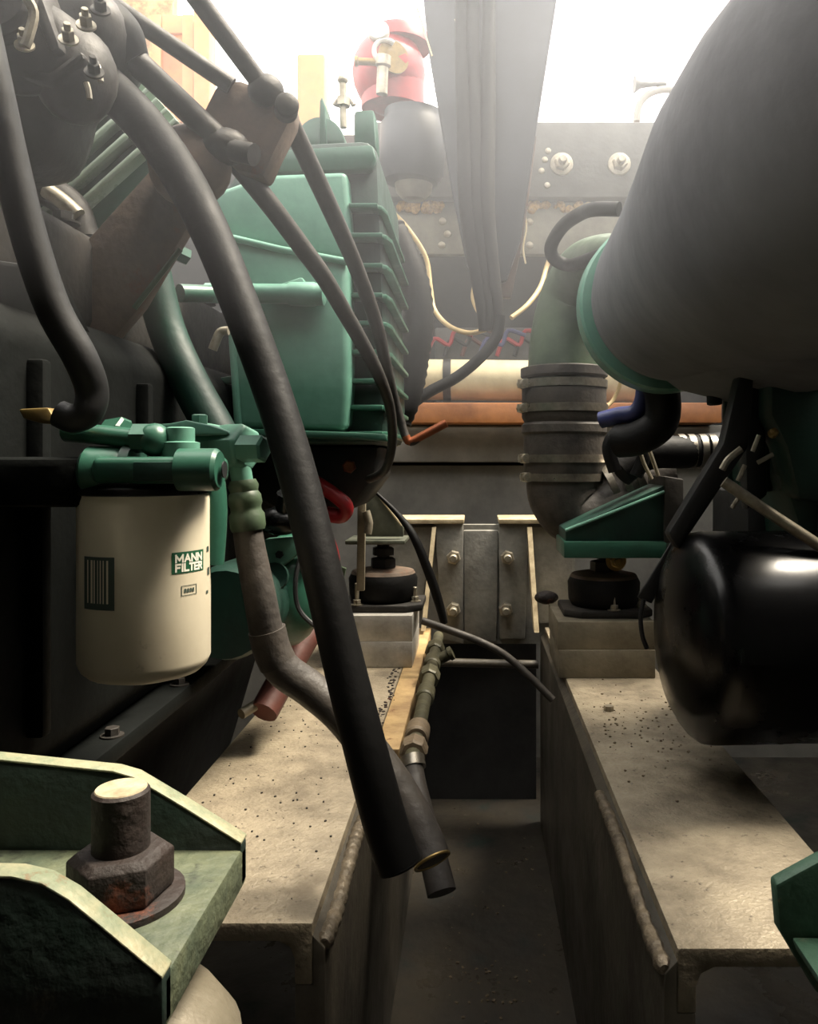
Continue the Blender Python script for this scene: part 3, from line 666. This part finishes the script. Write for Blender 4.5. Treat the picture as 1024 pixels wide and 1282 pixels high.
# ------------------------------------------------------------------ far mounts on their blocks
def far_mount(name, side, x0, x1, y0, depth, h1, h2, mcol, labels, cx):
    a = tag(obj('spacer_block', MB().span((x0, y0, 0), (x1, y0 + depth, h1)), mcol, bevel=.002), labels[0], 'block', 'spacer blocks under the far mounts')
    b = tag(obj('spacer_block', MB().span((x0 - .002 * side, y0 + .003, h1), (x1, y0 + depth, h2)), mcol, bevel=.002), labels[1], 'block', 'spacer blocks under the far mounts')
    cy = y0 + .115
    t = thing('engine_mount', labels[2], 'mount', (cx, cy, h2), 'far rubber engine mounts')
    obj('base_flange', MB().prism([(cx - .095, cy - .06, h2), (cx - .06, cy - .085, h2), (cx + .06, cy - .085, h2), (cx + .095, cy - .06, h2), (cx + .095, cy + .06, h2), (cx - .095, cy + .06, h2)], (0, 0, .016)), 'dark_iron', t, bevel=.004)
    obj('rubber_cup', MB().lathe([(0, .07), (.012, .077), (.05, .079), (.064, .072), (.068, .05), (.07, .02)], (cx, cy, h2 + .016), Z1, 36), 'rubber', t)
    obj('top_cap', MB().lathe([(0, .074), (.006, .070), (.010, .05), (.011, .02)], (cx, cy, h2 + .077), Z1, 36), 'rust_bar', t)
    obj('stud', MB().lathe([(0, .014), (.06, .014)], (cx, cy, h2 + .085), Z1, 16), 'black', t)
    obj('nut', MB().lathe([(0, .030), (.02, .030), (.022, .024)], (cx, cy, h2 + .09), Z1, 6), 'black', t, ang=25)
    obj('nut', MB().lathe([(0, .026), (.016, .026), (.018, .022)], (cx, cy, h2 + .118), Z1, 6), 'black', t, ang=25)
    bolt(t, (cx + side * .03 - .02, cy - .072, h2 + .016), Z1, .009, .012, 'zinc', stud=.035)
    bolt(t, (cx + .075, cy - .03, h2 + .016), Z1, .009, .012, 'zinc', stud=.02)
    return t
far_mount('l', -1, -.31, -.136, 1.725, .21, .055, .112, 'alu', ('bright aluminium spacer block lying directly on the left girder', 'bright aluminium spacer block, upper of the pair on the left girder', 'rubber engine mount on the bright aluminium blocks'), -.212)
far_mount('r', 1, .172, .37, 1.64, .21, .058, .116, 'alu_dull', ('dull grey spacer block lying directly on the right girder', 'dull grey spacer block, upper of the pair on the right girder', 'rubber engine mount on the dull grey blocks'), .282)
b = MB().ball(P(684, 748, 1.86), .02, (1.4, 1, .8), 8); tag(obj('rust_flake', b, 'rust'), 'brown rusty lump behind the dull grey blocks', 'rust lump')

FB = thing('foot_bracket', 'grey-green engine foot above the bright aluminium blocks', 'bracket', P(470, 670, 1.84))
obj('foot_plate', MB().span(P(442, 670, 1.90), P(507, 682, 1.78)), 'foot_grey', FB, bevel=.003)
obj('gusset', MB().plate([(456, 602), (461, 601), (505, 660), (505, 672), (452, 672)], 1.80, .012), 'foot_grey', FB, bevel=.002)
obj('upright', MB().plate([(448, 600), (458, 600), (456, 740), (446, 740)], 1.74, .012), 'alu_dull', FB, bevel=.002)
obj('bright_edge', MB().tube([P(460, 602, 1.795), P(503, 658, 1.795)], .003, 8, 1), 'cream', FB)
obj('pin', MB().tube([P(458, 640, 1.73), P(462, 655, 1.73), P(460, 668, 1.73)], .009, 10, 2), 'zinc', FB)

GB = thing('foot_bracket', 'dark green gusseted engine foot above the dull grey blocks', 'bracket', P(770, 690, 1.72))
z0 = P(0, 684, 1.68).z
obj('foot_plate', MB().span(P(706, 678, 1.64), P(842, 688, 1.80)), 'green', GB, bevel=.003)
obj('gusset', MB().plate([(708, 664), (742, 648), (835, 606), (836, 680), (708, 680)], 1.65, .135), 'green_dark', GB, bevel=.002)
obj('gusset_edge', MB().tube([P(708, 664, 1.645), P(757, 645, 1.645), P(836, 614, 1.645)], .0035, 8, 1), 'green_pale', GB)
obj('back_plate', MB().plate([(832, 596), (856, 600), (856, 690), (832, 690)], 1.64, .16), 'dark_iron', GB, bevel=.003)
bolt(GB, P(771, 702, 1.70), (0, -1, 0), .014, .02, 'brass', stud=.01)

# ------------------------------------------------------------------ right engine side
RE = thing('marine_engine', 'dark marine engine on the right girder behind the black drum', 'engine', (.75, 1.6, 0))
obj('block', MB().prism([(1.1, 1.17, .1), (.52, 1.17, .1), (.49, 1.17, .16), (.47, 1.17, .36), (.45, 1.17, .42), (.45, 1.17, .60), (.49, 1.17, .64), (1.1, 1.17, .64)], (0, .30, 0)), 'green_dark', RE, bevel=.015)
obj('head', MB().span((.515, 1.1, .62), (1.1, 1.5, .80)), 'black', RE, bevel=.02)
obj('lower_case', MB().span((.50, 1.0, .16), (1.1, 1.5, .40)), 'black', RE, bevel=.02)
for i in range(3):
    obj('rib', MB().span((.436, 1.22 + .09 * i, .40), (.455, 1.232 + .09 * i, .6)), 'green_dark', RE, bevel=.004)
obj('leg', MB().prism([P(925, 470, 1.12), P(945, 470, 1.12), P(938, 560, 1.12), P(850, 690, 1.12), P(836, 668, 1.12), P(905, 555, 1.12)], (0, .03, 0)), 'black', RE, bevel=.006)
obj('leg', MB().prism([P(930, 470, 1.18), P(958, 470, 1.18), P(962, 620, 1.18), P(935, 640, 1.18)], (0, .03, 0)), 'black', RE, bevel=.006)
obj('side_housing', MB().prism([P(965, 430, 1.13), P(1070, 430, 1.13), P(1070, 640, 1.13), P(1000, 625, 1.13), P(985, 560, 1.13), P(965, 520, 1.13)], (0, .08, 0)), 'green_dark', RE, bevel=.01)
obj('tappet_chest', MB().span((.44, 1.3, .17), (.52, 1.5, .40)), 'black', RE, bevel=.02)
for px, py, a in ((958, 574, .5), (946, 555, 1.2), (928, 592, 1.15), (922, 627, 1.0)):
    d = Vector((math.cos(a), 0, math.sin(a))) * .012
    c = P(px, py, 1.10)
    obj('rod_end', MB().tube([c - d, c + d], .0032, 8, 1), 'zinc', RE)
obj('return_pipe', MB().tube([P(904, 588, 1.1), P(912, 575, 1.1), P(928, 562, 1.1)], .0048, 8, 4), 'zinc', RE)
obj('cap_nut', MB().lathe([(0, .007), (.008, .006), (.011, .002)], P(967, 543, 1.1), (0, -1, .3), 10), 'brass', RE)
tag(obj('steel_tube', MB().tube([P(906, 603, 1.07), P(960, 640, 1.06), P(1030, 686, 1.05), P(1100, 730, 1.05)], .0078, 14, 3), 'zinc'), 'slim bright steel tube slanting above the black drum', 'tube')
obj('bolt_cluster', MB().ball(P(985, 690, 1.1), .014, (1.2, 1, .8), 10).ball(P(1012, 692, 1.1), .014, (1, 1, .8), 10), 'dark_iron', RE)

# black drum
dc = P(850, 796, 1.12); da = Vector((1, .06, .0)).normalized(); dr = .146
DR = thing('black_drum', 'glossy black drum with rounded rim above the right girder', 'drum', dc - Vector((0, 0, dr)))
pf = [(-.018, .0), (-.017, .045), (-.012, .082), (-.004, .112), (.005, .128), (.012, .137), (.021, dr - .002), (.035, dr), (.30, dr), (.315, dr * .97), (.32, dr * .9)]
obj('shell', MB().lathe(pf, dc, da, 64), 'black_gloss', DR)
BS = thing('black_strap', 'flat black strap end with wire tail beside the glossy drum', 'strap', P(803, 800, 1.22))
obj('flat_end', MB().plate([(842, 676), (850, 690), (816, 756), (798, 748), (812, 726)], 1.2, .006), 'black', BS, bevel=.0015)
obj('wire_tail', MB().tube([P(806, 750, 1.2), P(802, 772, 1.2), P(804, 795, 1.2), P(810, 812, 1.2)], .0035, 8, 4), 'black', BS)

# lagged exhaust body
bc_ = Vector((.352, 0, .45 + .285)); R0 = .152
XB = thing('exhaust_muffler', 'large dark lagged exhaust body with green flange ring', 'exhaust', bc_ + Vector((0, 1.1, -R0)))
pr = [(1.47, .05), (1.46, .12), (1.42, R0 * .96), (1.36, R0), (1.15, .158), (.98, .168), (.84, .178), (.72, .176), (.62, .166), (.54, .145), (.48, .11), (.44, .06), (.43, .01)]
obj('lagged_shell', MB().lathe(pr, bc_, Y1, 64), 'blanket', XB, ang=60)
obj('flange_ring', MB().lathe([(1.455, R0 * .7), (1.455, R0 * 1.03), (1.46, R0 * 1.06), (1.50, R0 * 1.07), (1.507, R0 * 1.05), (1.507, R0 * .7)], bc_, Y1, 64), 'green_pale', XB)
obj('flange_ring', MB().lathe([(1.507, R0 * .7), (1.507, R0 * .98), (1.545, R0 * 1.0), (1.55, R0 * .7)], bc_, Y1, 64), 'green', XB)
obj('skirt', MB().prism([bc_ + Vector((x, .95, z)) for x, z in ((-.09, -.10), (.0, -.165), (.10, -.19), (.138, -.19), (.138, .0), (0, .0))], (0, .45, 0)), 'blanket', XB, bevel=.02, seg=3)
obj('drain_plug', MB().lathe([(0, .010), (.05, .010), (.052, .013), (.07, .013), (.072, .009)], P(892, 455, 1.37), (0.05, 0, -1), 14), 'black', XB)

# riser pipe and rubber bellows
ry = 1.86
RP = thing('exhaust_riser', 'green riser pipe with clamped black rubber bellows and elbow', 'exhaust pipe', P(705, 650, ry))
cx = P(706, 0, ry).x
def zz(py): return ZC - (py - VY) / F * ry
obj('riser_pipe', MB().tube([Vector((cx, ry, zz(462))), Vector((cx + .001, ry, zz(430))), P(710, 395, 1.85), P(719, 360, 1.82), P(738, 335, 1.74), P(775, 330, 1.63), P(800, 345, 1.56)], [.084, .081, .075, .068, .062, .06, .06], 32, 6), 'green_olive', RP)
sl_ = MB().lathe([(0, .088), (.01, .094), (.10, .094), (.105, .099), (.122, .099), (.128, .092), (.14, .098), (.205, .098), (.215, .09), (.24, .09)], (cx, ry, zz(598)), Z1, 44)
obj('rubber_sleeve', sl_, 'rubber_grey', RP)
obj('collar', MB().lathe([(0, .096), (.004, .101), (.022, .101), (.026, .09)], (cx, ry, zz(474)), Z1, 44), 'rubber_grey', RP)
for py, rr in ((482, .1005), (512, .1015), (574, .0985), (597, .094)):
    c = MB().lathe([(0, rr), (.018, rr)], (cx, ry, zz(py) - .009), Z1, 44)
    o = obj('clamp_band', c, 'steel_band', RP)
    obj('clamp_screw', MB().lathe([(-.012, .011), (.022, .011)], (cx - rr * .97, ry - rr * .3, zz(py)), (.3, -.95, 0), 10).box((cx - rr * .98, ry - rr * .3, zz(py)), (.022, .022, .018)), 'zinc', o)
el = [Vector((cx, ry, zz(598))), Vector((cx + .003, ry, zz(620))), Vector((cx + .03, ry - .005, zz(642))), Vector((cx + .075, ry - .01, zz(640))), Vector((cx + .12, ry - .01, zz(622))), Vector((cx + .17, ry, zz(602))), Vector((cx + .24, ry + .02, zz(590)))]
obj('elbow', MB().tube(el, [.088, .086, .078, .068, .06, .056, .054], 28, 6), 'rubber_grey', RP)
for k, f in enumerate((.105, .135, .165)):
    c = Vector((cx + f, ry - .008, zz(630 - f * 180)))
    obj('clamp_band', MB().lathe([(-.008, .062 - k * .002), (.008, .062 - k * .002)], c, (1, .05, .42), 32), 'steel_band', RP)

def hz(*q): return [P(*a) for a in q]
t = thing('coolant_hose', 'black coolant hose with twin steel clamps behind the green foot', 'hose', P(850, 590, 1.75))
obj('hose_body', MB().tube(hz((775, 590, 1.72), (800, 572, 1.73), (825, 566, 1.74), (860, 566, 1.76), (905, 560, 1.78)), .036, 22, 5), 'rubber', t)
for px in (852, 864, 878, 890):
    obj('clamp_band', MB().lathe([(-.007, .0385), (.007, .0385)], P(px, 565, 1.765), (1, .05, .03), 26), 'steel_band', t)
hose_thing('elbow_hose', 'thick black elbow hose hanging under the lagged exhaust body', 'hose', [(815, 440, 1.52), (822, 470, 1.53), (830, 500, 1.54), (826, 530, 1.55), (800, 548, 1.57), (775, 552, 1.6)], .034, 'rubber', n=20)
hose_thing('blue_hose', 'short blue hose between the bellows and the black elbow hose', 'hose', [(752, 526, 1.62), (775, 520, 1.6), (796, 516, 1.58), (806, 495, 1.57), (806, 455, 1.56)], .017, 'blue_hose')
hose_thing('loop_hose', 'coiled black hose loop beside the rubber bellows', 'hose', [(770, 590, 1.66), (762, 560, 1.66), (775, 540, 1.66), (798, 545, 1.66), (806, 570, 1.66), (796, 596, 1.66)], .014, 'rubber')
for q in ([(800, 560, 1.62), (806, 580, 1.62), (816, 600, 1.62)], [(810, 556, 1.61), (818, 578, 1.61), (824, 596, 1.61)]):
    hose_thing('cable_tie', 'pale cable tie end beside the looped black hose', 'tie', q, .004, 'zinc', 'cable ties by the black hoses', 8)
hose_thing('beige_cable', 'thin beige cable dangling beside the bellows in front of the cream pipe', 'cable', [(782, 440, 1.95), (777, 478, 1.95), (768, 500, 1.95), (757, 512, 1.93), (756, 522, 1.9)], .005, 'cable_beige')
hose_thing('ring_hose', 'black hose loop beside the green flange ring', 'hose', [(775, 262, 1.52), (745, 262, 1.55), (726, 268, 1.6), (704, 284, 1.65), (690, 308, 1.68), (694, 324, 1.7), (712, 332, 1.7), (735, 326, 1.62), (760, 316, 1.52)], .014, 'rubber', n=16)

# ------------------------------------------------------------------ centre background: hanging board, cables, extinguisher
HB = thing('hanging_board', 'dark blue-grey tapered board hanging in front of the deck beam', 'board', P(615, 350, 2.05))
obj('board', MB().prism([P(524, -60, 2.08), P(706, -60, 2.08), P(694, 20, 2.08), (P(672, 160, 2.08)), P(652, 300, 2.08), P(634, 352, 2.08), P(600, 356, 2.08), P(584, 330, 2.08), P(566, 240, 2.08), P(536, 60, 2.08)], (0, .03, 0)), 'sheet', HB, bevel=.006)
obj('wood_backing', MB().prism([P(600, 170, 2.115), P(672, 170, 2.115), P(655, 300, 2.115), P(640, 372, 2.115), P(612, 372, 2.115)], (0, .03, 0)), 'wood_dark', HB, bevel=.003)
for k, (xa, xb, xc) in enumerate(((578, 586, 604), (592, 597, 612), (612, 608, 622))):
    lab = ('thick black cable down the hanging board, on its extinguisher side', 'thick black cable in the middle of the bundle down the hanging board', 'thick black cable down the hanging board, on its bolted beam side')[k]
    hose_thing('black_cable', lab, 'cable', [(xa, -40, 2.03), (xa, 60, 2.03), ((xa + xb) / 2, 150, 2.02), (xb, 260, 2.0), (xc - 5, 350, 2.0), (xc, 385, 2.0), (xc + (2 if k < 1 else -2), 414, 2.0)], [.016, .018, .022, .024, .020, .017, .014], 'rubber', 'cables down the hanging board', 12, 4)
for xa, ya, xb, yb in ((522, 10, 541, 70), (570, 24, 578, 82), (614, -10, 616, 88), (588, 180, 592, 230)):
    obj('scratch', MB().tube([P(xa, ya, 2.077), P(xb, yb, 2.077)], .0022, 6, 1), 'cream', HB)
hose_thing('black_cable', 'black cable sweeping from the bundle end down to the wooden plank', 'cable', [(626, 395, 1.99), (622, 420, 1.99), (604, 445, 1.98), (572, 472, 1.97), (535, 492, 1.95), (505, 515, 1.93), (496, 530, 1.92)], .014, 'rubber')
hose_thing('beige_cable', 'beige cable looping from the casing side up to the bundle end', 'cable', [(494, 268, 2.2), (512, 288, 2.2), (533, 322, 2.2), (539, 360, 2.18), (544, 388, 2.15), (562, 408, 2.1), (588, 417, 2.05), (612, 411, 2.02)], .0065, 'cable_beige')
hose_thing('beige_cable', 'beige cable rising from the bundle end to the ring hose', 'cable', [(640, 398, 2.02), (660, 382, 2.05), (676, 360, 2.1), (684, 335, 2.15), (690, 318, 2.15)], .0065, 'cable_beige')
hose_thing('beige_cable', 'short beige cable tucked behind the cable bundle', 'cable', [(596, 350, 2.12), (592, 372, 2.12), (600, 392, 2.1), (614, 405, 2.06)], .006, 'cable_beige')
hose_thing('white_string', 'frayed white string hanging from the foam strip', 'string', [(656, 262, 2.595), (659, 285, 2.595), (655, 310, 2.595), (658, 330, 2.595)], .003, 'cream', n=6)

FE = thing('fire_extinguisher', 'red fire extinguisher bottle with silver valve beside the hanging board', 'extinguisher', P(495, 140, 2.3))
obj('bottle', MB().ball(P(487, 92, 2.3), .105, (1, 1, 1.12), 28).lathe([(0, .09), (.1, .09)], P(492, 138, 2.3), Z1, 28), 'red', FE)
obj('shoulder', MB().lathe([(0, .09), (.03, .086), (.04, .08)], P(500, 60, 2.3), Z1, 24), 'red', FE)
vb = MB().lathe([(0, .016), (.07, .016), (.075, .022), (.1, .022)], P(478, 118, 2.19), (.05, -.1, 1), 14)
obj('valve_body', vb, 'zinc', FE)
obj('gauge', MB().lathe([(0, .030), (.014, .030), (.018, .026)], P(474, 42, 2.19), (0, -1, .15), 24), 'alu', FE)
obj('outlet', MB().lathe([(0, .010), (.05, .010), (.052, .014), (.06, .014)], P(472, 78, 2.18), (-1, -.1, 0), 12), 'brass', FE)
obj('handle', MB().ring(P(484, 66, 2.18), (0.3, -1, 0), .034, .007, 20, 8, -.6, 3.2), 'alu', FE)
obj('bracket_disc', MB().lathe([(0, .045), (.006, .045)], P(492, 72, 2.2), (.6, -1, 0), 26), 'brass', FE)
KB = thing('water_separator', 'dark grey barrel under the red extinguisher beside the board', 'barrel', P(512, 230, 2.25))
obj('barrel', MB().lathe([(0, .05), (.008, .075), (.03, .09), (.16, .095), (.175, .085), (.2, .085), (.21, .06)], P(514, 232, 2.25), (.06, 0, 1), 32).span(P(505, 200, 2.3), P(525, 170, 2.56)), 'sheet', KB)
obj('bowl', MB().lathe([(0, .03), (.02, .05), (.05, .055)], P(518, 250, 2.25), Z1, 24), 'grey_panel', KB)

hose_thing('corrugated_hose', 'thick corrugated black hose along the ribbed casing', 'hose', [(488, 285, 1.9), (505, 318, 1.9), (520, 360, 1.9), (524, 405, 1.9), (518, 450, 1.9), (510, 492, 1.9), (496, 528, 1.9)], .036, 'rubber', n=18, k=8, wave=.04)
cb = MB().tube(hz((500, 440, 1.98), (500, 470, 1.98), (501, 500, 1.98)), .012, 10, 3)
tag(obj('cream_rod', cb, 'cream'), 'short cream rod between ribbed casing and corrugated hose', 'rod')

# manifold of fittings and hose hanging into the channel
MF = thing('fitting_pipe', 'pipe of dirty green fittings along the left girder edge', 'pipe', (-.095, 1.2, 0))
obj('pipe', MB().tube([(-.092, 1.15, .012), (-.092, 1.5, .015), (-.09, 1.95, .018)], .0125, 16, 2), 'fitting', MF)
for y, l, r in ((1.18, .035, .021), (1.245, .05, .0195), (1.45, .06, .017), (1.58, .05, .021), (1.68, .06, .018), (1.80, .05, .022)):
    obj('fitting', MB().lathe([(0, r * .85), (.004, r), (l - .004, r), (l, r * .85)], (-.092, y, .014), Y1, 8 if r > .02 else 20), 'steel_dirty' if y < 1.3 else 'fitting', MF, ang=30)
obj('valve_tee', MB().lathe([(0, .012), (.03, .012), (.032, .015), (.04, .015)], (-.085, 1.72, .016), (.8, 0, .4), 12), 'fitting', MF)
hp = [(515, 948, 1.16), (520, 985, 1.13), (532, 1035, 1.09), (545, 1085, 1.06), (553, 1118, 1.04)]
t = thing('drain_hose', 'grey drain hose hanging from the fittings into the channel', 'hose', P(*hp[-1]))
obj('hose_body', MB().tube(hz(*hp), [.015, .0165, .0175, .019, .0195], 18, 6), 'rubber_grey', t)
obj('clamp', MB().lathe([(-.008, .018), (.008, .018)], P(517, 955, 1.155), P(520, 985, 1.13) - P(515, 948, 1.16), 20), 'steel_band', t)

hose_thing('black_cable', 'black cable bending from the engine foot down into the channel', 'cable', [(470, 616, 1.72), (498, 644, 1.70), (518, 672, 1.68), (535, 712, 1.68), (548, 750, 1.69), (556, 780, 1.7)], [.003, .006, .009, .010, .010, .008], 'rubber')
hose_thing('grey_cable', 'grey cable drooping across the channel to the right girder', 'cable', [(528, 777, 1.66), (560, 788, 1.66), (600, 803, 1.66), (632, 820, 1.66), (662, 846, 1.65), (692, 876, 1.64)], .0078, 'rubber_grey')

# thin scattering volume added under the hatch to imitate lens glare
HZ = True
if HZ:
    m = bpy.data.materials.new('glare_volume'); m.use_nodes = True; nt = m.node_tree; nt.nodes.clear()
    out = nt.nodes.new('ShaderNodeOutputMaterial'); vs_ = nt.nodes.new('ShaderNodeVolumeScatter')
    vs_.inputs['Color'].default_value = (.93, .95, 1, 1); vs_.inputs['Density'].default_value = .10; vs_.inputs['Anisotropy'].default_value = .55
    nt.links.new(vs_.outputs[0], out.inputs['Volume'])
    o = obj('glare_volume', MB().span((-1.18, .06, .56), (1.10, 2.53, 1.52)), m, smooth=False)
    tag(o, 'thin scattering volume under the open hatch, added for lens glare', 'glare_volume', kind='stuff')
